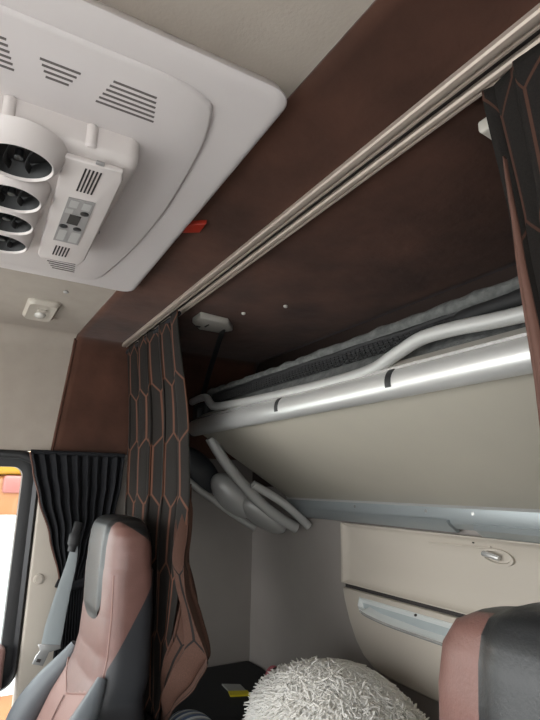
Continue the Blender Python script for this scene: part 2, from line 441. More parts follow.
# ceiling lamp by the far wall
lp = empty('reading_lamp', (-1.655, .155, .5), 'small clear ceiling lamp near the far wall', 'lamp')
bm = NB(); loft(bm, [rrect(-1.705, -1.525, .112, .198, .02, .5), rrect(-1.705, -1.525, .112, .198, .02, .494), rrect(-1.696, -1.534, .119, .191, .018, .485), rrect(-1.682, -1.548, .132, .178, .014, .487)]); obj('lamp_housing', bm, M['cream'], lp)
bm = NB(); bmesh.ops.create_uvsphere(bm, u_segments=20, v_segments=10, radius=1, matrix=Matrix.Translation((-1.640, .157, .487)) @ Matrix.Diagonal((.026, .016, .008, 1))); obj('lamp_lens', bm, M['lens'], lp)
bm = NB(); box(bm, -1.60, -1.575, .142, .168, .483, .489, .002); obj('switch', bm, M['cream'], lp)
bm = NB(); cyl(bm, (-1.42, .192, .494), (0, 0, 1), .007, .006, 16, .002); tag(obj('ceiling_plug', bm, M['keypad']), 'tiny grey plug in the beige ceiling beside the white plate', 'plug')

# ================================================================== CURTAIN RAIL
rl = empty('curtain_rail', (-.8, .5, .496), 'long double curtain rail running across the brown ceiling', 'curtain rail')
def railprof(y0, w, x0, x1, name):
    bm = NB()
    P = [(y0, .497), (y0, .487), (y0+.002, .4840), (y0+.006, .4828), (y0+w-.009, .4828), (y0+w-.007, .4838), (y0+w-.006, .4865), (y0+w-.005, .4865), (y0+w-.0042, .4828), (y0+w-.001, .4825), (y0+w, .4845), (y0+w, .497)]
    slab(bm, P, 'x', x0, x1); return obj(name, bm, M['rail'], rl, ang=30)
railprof(.458, .0205, -1.862, .34, 'track'); railprof(.4925, .0165, -1.85, .34, 'track')
bm = NB(); box(bm, -1.85, .34, .4785, .4925, .4915, .497); obj('gap_shade', bm, M['gapshade'], rl, smooth=False)  # dark strip paints the shade in the gap between the tracks

# ================================================================== SLEEPER CURTAINS
def pleated(xa, xb, y0, z0, z1, folds, amp, nu, nv, seed, uvscale=None):
    """xa(z), xb(z): the edges; a pleated cloth sheet between them; UV in metres along the cloth"""
    def fn(u, v):
        z = z0+(z1-z0)*v
        a, b = xa(z), xb(z)
        ph = u*folds*2*PI
        am = amp(v)
        y = y0(z, u)+am*math.sin(ph+.35*math.sin(3*u*PI+seed))*(.75+.25*math.sin(ph*.37+seed))
        x = a+(b-a)*(u+.28/folds*math.sin(2*ph+.6)/2*min(1, am/.02))
        nz = noise.noise((u*5+seed, v*3, seed))*.010*(v+.15)
        return Vector((x+nz*.6, y+nz, z+.004*math.sin(ph)*(1 if v == 0 else 0)))
    return fn
def interp(tab):
    tab = sorted(tab)
    def f(z):
        if z <= tab[0][0]: return tab[0][1]
        for (a, b), (c, d) in zip(tab, tab[1:]):
            if z <= c:
                t = (z-a)/(c-a); t = t*t*(3-2*t)*.5+t*.5
                return b+(d-b)*t
        return tab[-1][1]
    return f
def cloth(name, fn, nu, nv, L, H, m, parent, thick=.002):
    bm = NB(); grid(bm, fn, nu, nv, lambda i, j: (L*i/nu, -H*j/nv+1))
    bmesh.ops.recalc_face_normals(bm, faces=bm.faces)
    o = obj(name, bm, m, parent, ang=180)
    s = o.modifiers.new('thick', 'SOLIDIFY'); s.thickness = thick; s.offset = 0
    return o
ZT = .4765
cl = empty('sleeper_curtain', (-1.55, .5, .0), 'dark hexagon-patterned sleeper curtain gathered behind the far seat', 'curtain', 'sleeper curtains')
xa = interp([(ZT, -1.872), (.1, -1.83), (-.1, -1.78), (-.35, -1.66), (-.56, -1.52)])
xb = interp([(ZT, -1.34), (.13, -1.26), (-.03, -1.225), (-.2, -1.24), (-.56, -1.35)])
fn = pleated(xa, xb, lambda z, u: .484+.004*math.sin(z*9)+.012*min(1, (ZT-z)*3), ZT, -.575, 5, lambda v: .013+.010*math.sin(PI*min(1, v*1.3)), 240, 90, 1.7)
cloth('curtain_panel', fn, 240, 90, .92, 1.06, M['hexdark'], cl)
# the turned-back edge shows the copper face
xa2 = interp([(-.0, -1.268), (-.1, -1.275), (-.2, -1.29), (-.33, -1.32), (-.47, -1.37), (-.59, -1.40)])
xb2 = interp([(-.0, -1.25), (-.06, -1.218), (-.14, -1.19), (-.22, -1.15), (-.28, -1.12), (-.345, -1.075), (-.40, -1.12), (-.48, -1.21), (-.565, -1.30), (-.59, -1.33)])
fn = pleated(xa2, xb2, lambda z, u: .505-.022*u+.012*math.sin(z*22+u*3), .0, -.59, 2.6, lambda v: .006+.016*math.sin(PI*min(1, v*1.15)), 90, 90, 4.2)
cloth('curtain_lining', fn, 90, 90, .40, .62, M['hexcopper'], cl)
# heading tape and hem folds
bm = NB(); pts = [fn2 for fn2 in [Vector((xa(ZT)+(xb(ZT)-xa(ZT))*t, .484, .468+.002*math.sin(t*40))) for t in [k/40 for k in range(41)]]]
tube(bm, pts, .007, 8, .8); obj('heading_tape', bm, M['blackcloth'], cl)
bm = NB(); tube(bm, spline([(-1.46, .480, -.566), (-1.38, .475, -.560), (-1.31, .485, -.572), (-1.25, .51, -.597)], 6), [.012]*6+[.026]*7+[.02]*5+[.01], 12, .7); obj('hem_fold', bm, M['hexcopper'], cl)

cr = empty('sleeper_curtain', (-.24, .51, -.1), 'dark sleeper curtain hanging at the near end of the rail', 'curtain', 'sleeper curtains')
xa = interp([(ZT, -.352), (.46, -.353), (.3, -.347), (.1, -.331), (-.35, -.31)])
xb = interp([(ZT, .16), (.1, .14), (-.35, .12)])
fn = pleated(xa, xb, lambda z, u: .492+.02*min(1, (ZT-z)*6), ZT, -.36, 6, lambda v: .015+.015*math.sin(PI*min(1, v*1.5+.1)), 200, 70, 2.6)
cloth('curtain_panel', fn, 200, 70, 1.2, .84, M['hexnear'], cr)
# turned edge of the near curtain
xa2 = interp([(.36, -.316), (.25, -.314), (.1, -.306), (-.35, -.29)]); xb2 = interp([(.36, -.314), (.25, -.306), (.1, -.293), (-.35, -.272)])
fn = pleated(xa2, xb2, lambda z, u: .484-.004*math.sin(u*PI), .36, -.35, 1, lambda v: .002, 10, 50, 3.)
cloth('curtain_lining', fn, 10, 50, .04, .8, M['piping'], cr)

# ================================================================== UPPER BUNK (half folded)
bk = empty('upper_bunk', (-.8, .80, .05), 'silver-edged upper bunk with pale underside, half folded up', 'bunk')
BX0, BX1 = -1.545, .28
F = Vector((0, .640, .166)); Bk = Vector((0, 1.000, -.046))      # underside, front and back edge
dv = (Bk-F).normalized(); nv = Vector((0, -dv.z, dv.y))           # along the board, out of its top
def bpt(x, s, h): p = F+dv*s+nv*h; return Vector((x, p.y, p.z))
Lb = (Bk-F).length
bm = NB()
def board(bm, x0, x1, s0, s1, h0, h1, bev=0):
    vs = []
    r = bmesh.ops.create_cube(bm, size=1)['verts']
    for v in r: v.co = bpt(lerp(x0, x1, v.co.x+.5), lerp(s0, s1, v.co.y+.5), lerp(h0, h1, v.co.z+.5))
    if bev: bmesh.ops.bevel(bm, geom=list({e for v in r for e in v.link_edges}), offset=bev, segments=3, profile=.5, affect='EDGES')
board(bm, BX0, BX1, 0, Lb, 0, .018, .003); obj('bottom_panel', bm, M['bunkpanel'], bk)
# front beam, an oval extrusion with a fine ridge on top
bm = NB(); n = 28
oval = [(.634+.021*math.cos(2*PI*k/n), .176+.0255*math.sin(2*PI*k/n)) for k in range(n)]
slab(bm, oval, 'x', BX0-.012, BX1, .003); obj('front_beam', bm, M['silver'], bk, ang=50)
bm = NB(); slab(bm, [(.627, .2), (.631, .2), (.650, .2155), (.648, .219), (.6265, .2035)], 'x', BX0+.03, BX1); obj('beam_lip', bm, M['paletray'], bk)
bm = NB(); slab(bm, [(.6245, .1985), (.6275, .1985), (.6275, .2035), (.6245, .2035)], 'x', BX0+.03, BX1); obj('beam_ridge', bm, M['chrome'], bk)
bm = NB(); slab(bm, [(.634+.0225*math.cos(2*PI*k/n), .176+.0268*math.sin(2*PI*k/n)) for k in range(n)], 'x', BX0-.02, BX0-.008, .003); obj('end_cap', bm, M['blackplastic'], bk)
for X in (-1.022, -.654):
    bm = NB()
    arcp = [(.634+r*math.cos(a)*(.021/.0255), .176+r*math.sin(a)) for r, aa in ((.0268, 1), (.0252, -1)) for a in [math.radians(lerp(115, 200, (k/8 if aa > 0 else 1-k/8))) for k in range(9)]]
    slab(bm, arcp, 'x', X-.007, X+.007); obj('beam_clip', bm, M['blackplastic'], bk)
# hinge rail along the back wall
bm = NB(); slab(bm, [(.985, -.036), (1.024, -.030), (1.024, -.088), (1.006, -.086), (.990, -.074), (.984, -.060)], 'x', BX0-.02, BX1, .002); hr = obj('hinge_rail', bm, M['slate'], bk, ang=25)
bm = NB(); slab(bm, [(.975, -.066), (.992, -.068), (1.012, -.082), (1.022, -.094), (1.010, -.095), (.985, -.080)], 'x', BX0+.02, -.868, .001); obj('hinge_lip', bm, M['slate'], bk, ang=25)
bm = NB(); slab(bm, [(.981, -.072), (.992, -.070), (1.012, -.083), (1.022, -.098), (1.010, -.099), (.985, -.084)], 'x', -.80, BX1, .001); obj('hinge_lip', bm, M['slate'], bk, ang=25)
bm = NB(); slab(bm, [(.976, -.030), (1.02, -.022), (1.02, -.034), (.984, -.040)], 'x', BX0-.01, BX1, .002); obj('hinge_lip', bm, M['silver'], bk, ang=25)
for X in (-.935, -.80, -1.2):
    bm = NB(); cyl(bm, (X, .9855, -.050), (0, -1, .05), .004, .002, 12); obj('screw', bm, M['chrome'], hr)
# mattress: tray edge, grey side, blanket roll, black net
bm = NB(); board(bm, BX0+.01, BX1, -.012, Lb-.03, .020, .132, .012); mt = obj('mattress', bm, M['greyfab'], bk)
bm = NB()
nrow = 120; loops = []
for k in range(nrow+1):
    x = lerp(-1.56, BX1, k/nrow); w = .0035*noise.noise((x*9, 1, 0))+.003*noise.noise((x*26, 5, 0))
    c = bpt(x, -.018+.004*math.sin(x*4), .139+w*.8); r = .0150+w
    loops.append([c+Vector((0, (1.5*r)*math.cos(2*PI*j/14), r*math.sin(2*PI*j/14)+.0012*math.sin(j*5+k*1.3))) for j in range(14)])
loft(bm, loops); obj('blanket_edge', bm, M['greyfab'], bk)
bm = NB()
NU = 130
def netp(u, v): 
    x = lerp(-1.52, BX1, u); sag = .004*math.sin(u*60)*0
    return bpt(x, -.022-.004*math.sin(v*PI), lerp(.082, .120, v)+sag)
rows = 5; nv_ = [[None]*(NU+1) for _ in range(rows+1)]
for j in range(rows+1):
    for i in range(NU+1):
        nv_[j][i] = bm.verts.new(netp((i+.5*(j % 2))/NU, j/rows))
for j in range(rows):
    for i in range(NU):
        if j % 2 == 0: tri = ((nv_[j][i], nv_[j][i+1], nv_[j+1][i]), (nv_[j][i+1], nv_[j+1][i+1], nv_[j+1][i]))
        else: tri = ((nv_[j][i], nv_[j+1][i+1], nv_[j+1][i]), (nv_[j][i], nv_[j][i+1], nv_[j+1][i+1]))
        for t in tri: bm.faces.new(t)
o = obj('net', bm, M['net'], bk, smooth=False)
wf = o.modifiers.new('wire', 'WIREFRAME'); wf.thickness = .0034; wf.use_replace = True; wf.use_even_offset = False
bm = NB(); tube(bm, [bpt(x, -.024, .122+.002*math.sin(x*30)) for x in [lerp(-1.52, BX1, k/60) for k in range(61)]], .0055, 8); obj('net_hem', bm, M['net'], bk)
# tube that stops the sleeper from rolling out
gp = spline([(-1.60, .640, .266), (-1.53, .638, .268), (-1.475, .636, .262), (-1.435, .634, .238), (-1.39, .634, .2255), (-1.2, .634, .2150), (-.96, .634, .2085), (-.80, .634, .2075), (-.71, .632, .2110), (-.65, .630, .226), (-.59, .630, .2405), (-.52, .630, .240), (-.41, .630, .2315), (-.2, .630, .226), (.2, .630, .226)], 8)
bm = NB(); tube(bm, gp, .0118, 14); gr = obj('guard_rail', bm, M['greytube'], bk)
bm = NB(); box(bm, -1.60, -1.505, .645, .665, .20, .256, .006); box(bm, -1.56, -1.52, .628, .648, .205, .235, .004); obj('rail_bracket', bm, M['blackplastic'], bk)
bm = NB(); tube(bm, spline([(-.588, .650, .256), (-.54, .652, .262), (-.46, .654, .266), (-.36, .656, .268)], 5), [.006]*6+[.011]*6+[.013]*4, 10, .6); obj('rail_strap', bm, M['cord'], bk)
# folded support arms and plastic covers, plus a dark shade shape, at the far end
A = [(.672, .146), (.705, .100), (.742, .056), (.805, -.006), (.872, -.062), (.94, -.104), (.995, -.130)]
bm = NB(); tube(bm, [(-1.515, y, z) for y, z, *_ in spline([(a, b, 0) for a, b in A], 6)], .013, 16, 1.35, (1, 0, 0)); obj('support_arm', bm, M['greytube'], bk)
bm = NB(); tube(bm, [(-1.465, y, z) for y, z, *_ in spline([(.80, .006, 0), (.86, -.022, 0), (.92, -.055, 0), (.98, -.098, 0), (1.010, -.122, 0)], 6)], .011, 16, 1.2, (1, 0, 0)); obj('support_arm', bm, M['greytube'], bk)
bm = NB(); tube(bm, [(-1.625, .63, .030), (-1.625, .70, -.02), (-1.61, .80, -.085), (-1.60, .885, -.136)], .008, 12, 1.3, (1, 0, 0)); obj('cover_rim', bm, M['greytube'], bk)
def shellp(c, r, rot, name, m):
    bm = NB(); bmesh.ops.create_uvsphere(bm, u_segments=28, v_segments=16, radius=1, matrix=Matrix.Translation(c) @ Matrix.Rotation(rot, 4, 'X') @ Matrix.Diagonal((*r, 1))); obj(name, bm, m, bk)
shellp((-1.60, .80, -.030), (.050, .095, .050), -.7, 'cover_and_shade', M['greytube'])
shellp((-1.57, .895, -.092), (.055, .100, .036), -.55, 'cover_and_shade', M['greytube'])
shellp((-1.64, .69, .05), (.03, .10, .05), -.7, 'cover_and_shade', M['shell'])  # dark shell added where only shade falls under the bunk
bm = NB(); tube(bm, spline([(-1.585, .80, -.062), (-1.555, .84, -.068), (-1.545, .865, -.058), (-1.54, .885, -.035)], 5), .006, 8); obj('latch', bm, M['chrome'], bk)

# retaining straps
st = empty('retaining_strap', (-1.42, .61, .496), 'black bunk strap hanging from white bracket beside far curtain', 'strap', 'bunk retaining straps')
bm = NB(); slab(bm, [(-1.425, .557), (-1.360, .556), (-1.372, .650), (-1.43, .695), (-1.475, .672), (-1.475, .60)], 'z', .496, .474, .006)
obj('bracket', bm, M['white'], st)
bm = NB(); box(bm, -1.448, -1.438, .575, .59, .4725, .476); box(bm, -1.432, -1.405, .60, .604, .472, .476); obj('bracket_slot', bm, M['slot'], st, smooth=False)
bm = NB(); tube(bm, spline([(-1.435, .665, .480), (-1.452, .664, .455), (-1.515, .662, .365), (-1.555, .658, .285), (-1.56, .656, .268)], 6), .020, 10, .12, (1, 0, 0)); obj('belt', bm, M['cord'], st)
s2 = empty('retaining_strap', (-.42, .61, .496), 'white bracket with black strap half hidden by the near curtain', 'strap', 'bunk retaining straps')
bm = NB(); slab(bm, [(-.398, .557), (-.329, .556), (-.319, .650), (-.344, .690), (-.384, .668), (-.402, .61)], 'z', .496, .474, .006); obj('bracket', bm, M['white'], s2)
bm = NB(); tube(bm, spline([(-.352, .660, .480), (-.352, .662, .455), (-.37, .658, .365), (-.34, .654, .285), (-.34, .650, .245)], 6), .020, 10, .12, (1, 0, 0)); obj('belt', bm, M['cord'], s2)
for (x, y, lb) in ((-1.30, .665, 'tiny white screw cap in the brown ceiling next to the strap bracket'), (-1.18, .735, 'tiny white screw cap in the brown ceiling farther from the strap bracket')):
    bm = NB(); cyl(bm, (x, y, .487), (0, 0, 1), .006, .008, 14, .002); tag(obj('screw_cap', bm, M['white']), lb, 'screw cap', 'screw caps in the brown ceiling')

# ================================================================== REAR WALL LOCKER
lk = empty('wall_locker', (-.7, 1.03, -.28), 'cream rear wall locker with a flap above a silver tray', 'locker')
YL = 1.03
bm = NB()
# flap: a dished panel with a rim
fx0, fx1, fz0, fz1 = -1.30, .2, -.266, -.100
def frame_loop(d, y): return [(fx0+d, y, fz0+d*.4), (fx1-d, y, fz0+d*.4), (fx1-d, y, fz1-d*.4), (fx0+d, y, fz1-d*.4)]
loft(bm, [frame_loop(0, YL), frame_loop(0, YL-.020), frame_loop(.006, YL-.021), frame_loop(.012, YL-.018), frame_loop(.035, YL-.007), frame_loop(.12, YL-.004)], False, True)
fl = obj('flap', bm, M['cream'], lk, ang=50)
bm = NB(); loft(bm, [[(-.775+rx*math.cos(2*PI*k/28)*1.0, y, -.138+rz*math.sin(2*PI*k/28)-.06*rx*math.cos(2*PI*k/28)) for k in range(28)] for rx, rz, y in ((.040, .017, YL-.006), (.040, .017, YL-.012), (.034, .012, YL-.012), (.030, .010, YL-.007))]); obj('latch_plate', bm, M['cream'], fl)
bm = NB(); tube(bm, [(-.805, YL-.016, -.133), (-.785, YL-.018, -.135), (-.765, YL-.016, -.139)], [.006, .0065, .006], 10); obj('latch', bm, M['chrome'], fl)
bm = NB(); tube(bm, [(-.965, YL-.008, -.126), (-.82, YL-.008, -.123), (-.79, YL-.008, -.119)], .0025, 8); obj('raised_line', bm, M['cream'], fl)
bm = NB(); cyl(bm, (-.835, YL-.005, -.113), (0, -1, 0), .003, .004, 10); obj('keyhole', bm, M['slot'], fl)
# lower pocket
P = [(-1.291, -.277), (-1.283, -.31), (-1.262, -.36), (-1.235, -.405), (-1.205, -.435), (-1.165, -.455), (-1.11, -.463), (-1.0, -.466), (.2, -.466), (.2, -.277)]
bm = NB(); slab(bm, P, 'y', YL, YL-.024, .006); obj('lower_panel', bm, M['cream'], lk, ang=50)
bm = NB(); box(bm, fx0+.01, fx1, YL-.012, YL, -.280, -.262); obj('gap', bm, M['slot'], lk, smooth=False)
# silver tray let into the pocket
T0 = [(-1.212, -.290), (-1.206, -.308), (-1.185, -.322), (-1.145, -.330), (-1.0, -.336), (.1, -.336), (.1, -.292), (-1.0, -.290)]
def insetp(P, d):
    cx = sum(p[0] for p in P)/len(P); cz = sum(p[1] for p in P)/len(P)
    return [(p[0]+(d*1.0 if p[0] < -.5 else -d), p[1]+(d if p[1] < -.315 else -d)) for p in P]
bm = NB(); fr = lambda b: YL-.027-.020*min(1, max(0, (-.292-b)/.03))
loft(bm, [[(a, YL-.0235, b) for a, b in T0], [(a, fr(b), b) for a, b in T0], [(a, fr(b), b) for a, b in insetp(T0, .004)], [(a, YL-.0255, b) for a, b in insetp(T0, .015)]], False, False)
tf = obj('tray_frame', bm, M['traylip'], lk, ang=30)
bm = NB(); slab(bm, insetp(T0, .007), 'y', YL-.0235, YL-.0262); obj('tray_front', bm, M['tray'], tf)
bm = NB(); tube(bm, spline([(-1.19, YL-.042, -.320), (-1.145, YL-.047, -.327), (-1.0, YL-.048, -.333), (-.5, YL-.048, -.3335), (.1, YL-.048, -.3335)], 6), .0035, 8); obj('tray_lip', bm, M['chrome'], tf)
bm = NB(); cyl(bm, (-1.0, YL-.028, -.294), (0, -1, 0), .003, .004, 10); obj('screw', bm, M['slot'], tf)

# ================================================================== LOWER BUNK AND WHAT LIES ON IT
lb = empty('lower_bunk', (-.8, .78, ZF), 'lower bunk with a black mattress along the rear wall', 'bunk')
bm = NB(); box(bm, XL+.004, XR-.004, .52, YR-.002, -.74, -.618, .018); obj('mattress', bm, M['matblack'], lb)
bm = NB(); box(bm, XL+.004, XR-.004, .56, YR-.002, ZF, -.74, .006); obj('base', bm, M['greywall'], lb)

ZM = -.618
pw = empty('fluffy_pillow', (-1.06, .77, ZM), 'white shaggy pillow lying on the black lower mattress', 'pillow')
pc = Vector((-1.022, .780, -.508)); pr_ = Vector((.205, .160, .120))
def pill(a, b):       # a around, b from the pole
    x = math.copysign(abs(math.cos(b)*math.cos(a))**.85, math.cos(a)*math.cos(b)); y = math.copysign(abs(math.cos(b)*math.sin(a))**.85, math.sin(a)*math.cos(b)); z = math.sin(b)
    p = Vector((pc.x+pr_.x*x, pc.y+pr_.y*y, pc.z+pr_.z*z*(1 if z > 0 else .85)))
    p.z += -.010*y+(.014*math.exp(-((x-.0)/.45)**2) if z > 0 else 0)*z
    return p
bm = NB(); loops = [[pill(2*PI*k/40, lerp(-1.5, 1.5, j/24)) for k in range(40)] for j in range(25)]
loft(bm, loops); obj('cushion', bm, M['shag'], pw)
bm = NB()
for s in range(12000):
    zz = random.uniform(-.55, 1); a = random.uniform(0, 2*PI); b = math.asin(zz)
    p = pill(a, b); nrm = Vector(((p.x-pc.x)/pr_.x**2, (p.y-pc.y)/pr_.y**2, (p.z-pc.z)/pr_.z**2)).normalized()
    t = nrm.cross(Vector((random.uniform(-1, 1), random.uniform(-1, 1), random.uniform(-1, 1)))).normalized()
    d = (nrm*.36+t*random.uniform(.1, .6)+Vector((.1, -.2, -.35))).normalized(); L = random.uniform(.013, .024); r = random.uniform(.0017, .0027)
    bend = Vector((random.uniform(-1, 1), random.uniform(-1, 1), random.uniform(-1, .3)))*.006
    u = d.orthogonal().normalized(); w = d.cross(u)
    lp_ = []
    for q_, rr_ in ((0, r), (.55, r*1.05), (1, r*.5)):
        c = p+d*(L*q_)+bend*q_*q_
        lp_.append([bm.verts.new(c+(u*math.cos(k*2*PI/4)+w*math.sin(k*2*PI/4))*rr_) for k in range(4)])
    for A_, B_ in zip(lp_, lp_[1:]):
        for k in range(4): bm.faces.new((A_[k], A_[(k+1) % 4], B_[(k+1) % 4], B_[k]))
    bm.faces.new(lp_[-1])
tag(obj('shag', bm, M['shag'], pw, ang=180), kind='stuff')

cd = empty('leaflet', (-1.6, .83, ZM), 'grey leaflet with a yellow edge on the black mattress', 'leaflet')
def flatq(bm, P, z0, z1): slab(bm, P, 'z', z0, z1)
c4 = [(-1.685, .825), (-1.655, .875), (-1.600, .868), (-1.62, .818)]
bm = NB(); flatq(bm, c4, ZM, ZM+.004); obj('paper', bm, M['card'], cd)
bm = NB(); flatq(bm, [(-1.62, .816), (-1.598, .870), (-1.563, .866), (-1.585, .806)], ZM, ZM+.0045); obj('yellow_edge', bm, M['yellow'], cd)

bt = empty('bottle', (-1.50, .90, ZM), 'small dark bottle with pink label behind the fluffy pillow', 'bottle')
ax = Vector((.9, .05, .0)).normalized()
bm = NB(); cyl(bm, (-1.60, .962, ZM+.034), ax, .026, .12, 24, .004); obj('body', bm, M['blackplastic'], bt)
bm = NB(); cyl(bm, (-1.602, .9615, ZM+.034), ax, .0268, .018, 24, .001); obj('pink_band', bm, M['pink'], bt)
bm = NB(); cyl(bm, (-1.612, .958, ZM+.033), ax, .015, .018, 20, .002); obj('cap', bm, M['white'], bt)

bm = NB(); bmesh.ops.create_uvsphere(bm, u_segments=36, v_segments=18, radius=1, matrix=Matrix.Translation((-1.40, .605, ZM+.010)) @ Matrix.Diagonal((.095, .060, .040, 1)))
for v in bm.verts: v.co.z = max(v.co.z, ZM+.001)
tag(obj('striped_bundle', bm, M['stripes']), 'blue and white striped cloth bundle under the far curtain hem', 'cloth')

# ================================================================== SEATS
SX = -1.437
prof = [  # z, half width, front y, back y
 (-.0845, .050, .372, .402), (-.0865, .083, .360, .415), (-.092, .113, .350, .427), (-.102, .134, .3425, .436), (-.120, .147, .338, .444), (-.15, .153, .335, .450),
 (-.22, .156, .334, .456), (-.30, .158, .336, .459), (-.38, .160, .333, .460), (-.43, .163, .322, .460), (-.47, .166, .303, .450), (-.52, .190, .278, .451),
 (-.60, .215, .247, .452), (-.72, .228, .232, .450), (-.85, .232, .238, .440), (-.98, .225, .255, .42), (-1.03, .20, .275, .40)]
def sec(z):
    if z >= prof[0][0]: return prof[0][1:]
    for a, b in zip(prof, prof[1:]):
        if z >= b[0]:
            t = (a[0]-z)/(a[0]-b[0]); return tuple(lerp(p, q_, t) for p, q_ in zip(a[1:], b[1:]))
    return prof[-1][1:]
NR = 128
zs = []
for a, b in zip(prof, prof[1:]):
    m_ = max(3, int((a[0]-b[0])/.006))
    zs += [lerp(a[0], b[0], k/m_) for k in range(m_)]
zs.append(prof[-1][0])
tmp = NB(); rows = []
for z in zs:
    w, yf, yb = sec(z); lp_ = []   # one ring of the seat back
    for k in range(NR):
        a = 2*PI*k/NR; e = .5 if z < -.2 else .6
        cx = math.copysign(abs(math.cos(a))**e, math.cos(a)); sy = math.copysign(abs(math.sin(a))**e, math.sin(a))
        lp_.append(tmp.verts.new((w*cx, (yf+yb)/2+(yb-yf)/2*sy, z)))
    rows.append(lp_)
for a, b in zip(rows, rows[1:]):
    for k in range(NR): tmp.faces.new((a[k], b[k], b[(k+1) % NR], a[(k+1) % NR]))
tmp.faces.new(rows[0]); tmp.faces.new(rows[-1][::-1])
bmesh.ops.recalc_face_normals(tmp, faces=tmp.faces)
INS = .090
for co_, no_ in (((INS, 0, 0), (1, 0, 0)), ((-INS, 0, 0), (1, 0, 0)), ((0, .438, 0), (0, 1, 0)), ((0, .428, -.25), (0, -1.86, 1)), ((0, .365, -.09), (0, .05, .075))):
    bmesh.ops.bisect_plane(tmp, geom=tmp.verts[:]+tmp.edges[:]+tmp.faces[:], plane_co=co_, plane_no=no_, dist=1e-6)
EL = [(INS*math.copysign(abs(math.cos(a))**.7, math.cos(a)), -.245-.075*math.sin(a)**.8) for a in [PI*k/22 for k in range(23)]]      # rounded foot of the inset
for (xa_, za_), (xb_, zb_) in zip(EL, EL[1:]):
    fs = [f for f in tmp.faces if f.calc_center_median().y < .40 and -.34 < f.calc_center_median().z < -.225]
    gg = list({v for f in fs for v in f.verts})+list({e for f in fs for e in f.edges})+fs
    bmesh.ops.bisect_plane(tmp, geom=gg, plane_co=(xa_, 0, za_), plane_no=(zb_-za_, 0, -(xb_-xa_)), dist=1e-6)
tmp.normal_update()
def in_foot(x, z):
    for (xa_, za_), (xb_, zb_) in zip(EL, EL[1:]):
        if (xb_-xa_)*(z-za_)-(zb_-za_)*(x-xa_) > 0: return False
    return True
def region(f):
    c = f.calc_center_median(); n = f.normal; w, yf, yb = sec(c.z)
    ix = abs(c.x)
    if c.z > -.32 and c.y < .40:
        if ix < INS and in_foot(c.x, c.z): return 'inset'
    if c.z > -.10 and c.y > .36 and ix < INS and c.y < .438: return 'inset'
    if (c.y-.365)*.05+(c.z+.09)*.075 > 0: return 'inset'
    if c.y > .438: return 'shell'
    if n.y > -.75 and c.z < -.25-(.428-c.y)*1.86: return 'shell'
    if c.z < -.44-.10*max(0, .14-ix)*3: return 'lower'
    return 'brown'
reg = {'inset': [], 'shell': [], 'lower': [], 'brown': []}
for f in tmp.faces: reg[region(f)].append(f)
def sub(faces, off=0.):
    bm = NB(); mp = {}
    fs = set(faces)
    for f in faces:
        for v in f.verts:
            if v not in mp:
                inner = min(1, max(0, INS-abs(v.co.x))/.02, max(0, v.co.z+.315)/.03)
                inner = inner*inner*(3-2*inner)
                mp[v] = bm.verts.new(v.co+v.normal*(off*inner)+Vector((SX, 0, 0)))
    for f in faces: bm.faces.new([mp[v] for v in f.verts])
    return bm
s1 = empty('driver_seat', (SX, .33, ZF), 'brown and black leather cab seat beside the far window', 'seat', 'cab seats')
s1.name = 'cab_seat'; ORIG[s1.name] = Vector((SX, .33, ZF))
obj('backrest', sub(reg['brown']), M['leather'], s1, ang=70)
obj('headrest_inset', sub(reg['inset'], .005), M['blackleather'], s1, ang=70)
obj('back_shell', sub(reg['shell']), M['shell'], s1, ang=70)
obj('lumbar_panel', sub(reg['lower']), M['palefab'], s1, ang=70)  # paler leather: windscreen light painted into the lower backrest
tmp.free()
# piping and stitched seams
for sx in (-1, 1):
    def fy(x, z):
        w, yf, yb = sec(z); n_ = 4 if z < -.2 else 3.33
        return (yf+yb)/2-(yb-yf)/2*max(0, 1-(abs(x)/w)**n_)**(1/n_)
    bm = NB(); tube(bm, [(SX+sx*(sec(z)[0]*.90), fy(sec(z)[0]*.90, z), z) for z in [lerp(-.205, -.43, k/24) for k in range(25)]], .0020, 6); obj('piping', bm, M['palefab'], s1)
bm = NB()
tube(bm, [(SX+.16*t, sec(-.44-.04*(1-abs(t)))[1]-.001+.013*abs(t)**3, -.44-.042*(1-abs(t))) for t in [k/12-1 for k in range(25)]], .0028, 6); obj('piping', bm, M['palefab'], s1)
bm = NB(); tube(bm, [(SX+.0, sec(z)[1]-.0035, z) for z in [lerp(-.485, -.95, k/20) for k in range(21)]], .0018, 6); obj('stitched_seam', bm, M['leather'], s1)
# grey side bolsters of the backrest
for sx in (-1, 1):
    bm = NB(); pts = []; rd = []
    for z, xo, y, r in ((-.415, .150, .338, .012), (-.46, .165, .315, .026), (-.52, .190, .275, .038), (-.60, .215, .238, .048), (-.72, .232, .222, .053), (-.86, .235, .235, .052), (-.97, .225, .26, .035)):
        pts.append((SX+sx*xo, y, z)); rd.append(r)
    P = spline(pts, 6); rs = []
    for k in range(len(P)):
        t = k/6; i = min(int(t), len(rd)-2); rs.append(lerp(rd[i], rd[i+1], t-i))
    tube(bm, P, rs, 20, .85, (1, 0, 0)); obj('bolster', bm, M['greyleather'], s1)
bm = NB(); box(bm, SX-.235, SX+.235, -.25, .24, -.93, -.80, .05, 5); obj('seat_cushion', bm, M['leather'], s1)
bm = NB(); box(bm, SX-.20, SX+.20, -.20, .30, ZF, -.93, .03); obj('pedestal', bm, M['blackplastic'], s1)
bm = NB(); tube(bm, spline([(SX+.268, .36, -.50), (SX+.27, .30, -.505), (SX+.27, .15, -.545), (SX+.27, .03, -.56)], 6), [.028]*6+[.036]*7+[.034]*6, 16, .7, (0, 0, 1)); obj('armrest', bm, M['greyleather'], s1)
s2_ = copy_tree(s1); s2_.location = (-.192, .33, ZF)
tag(s2_, 'brown and black leather cab seat in the near bottom corner', 'seat', 'cab seats')

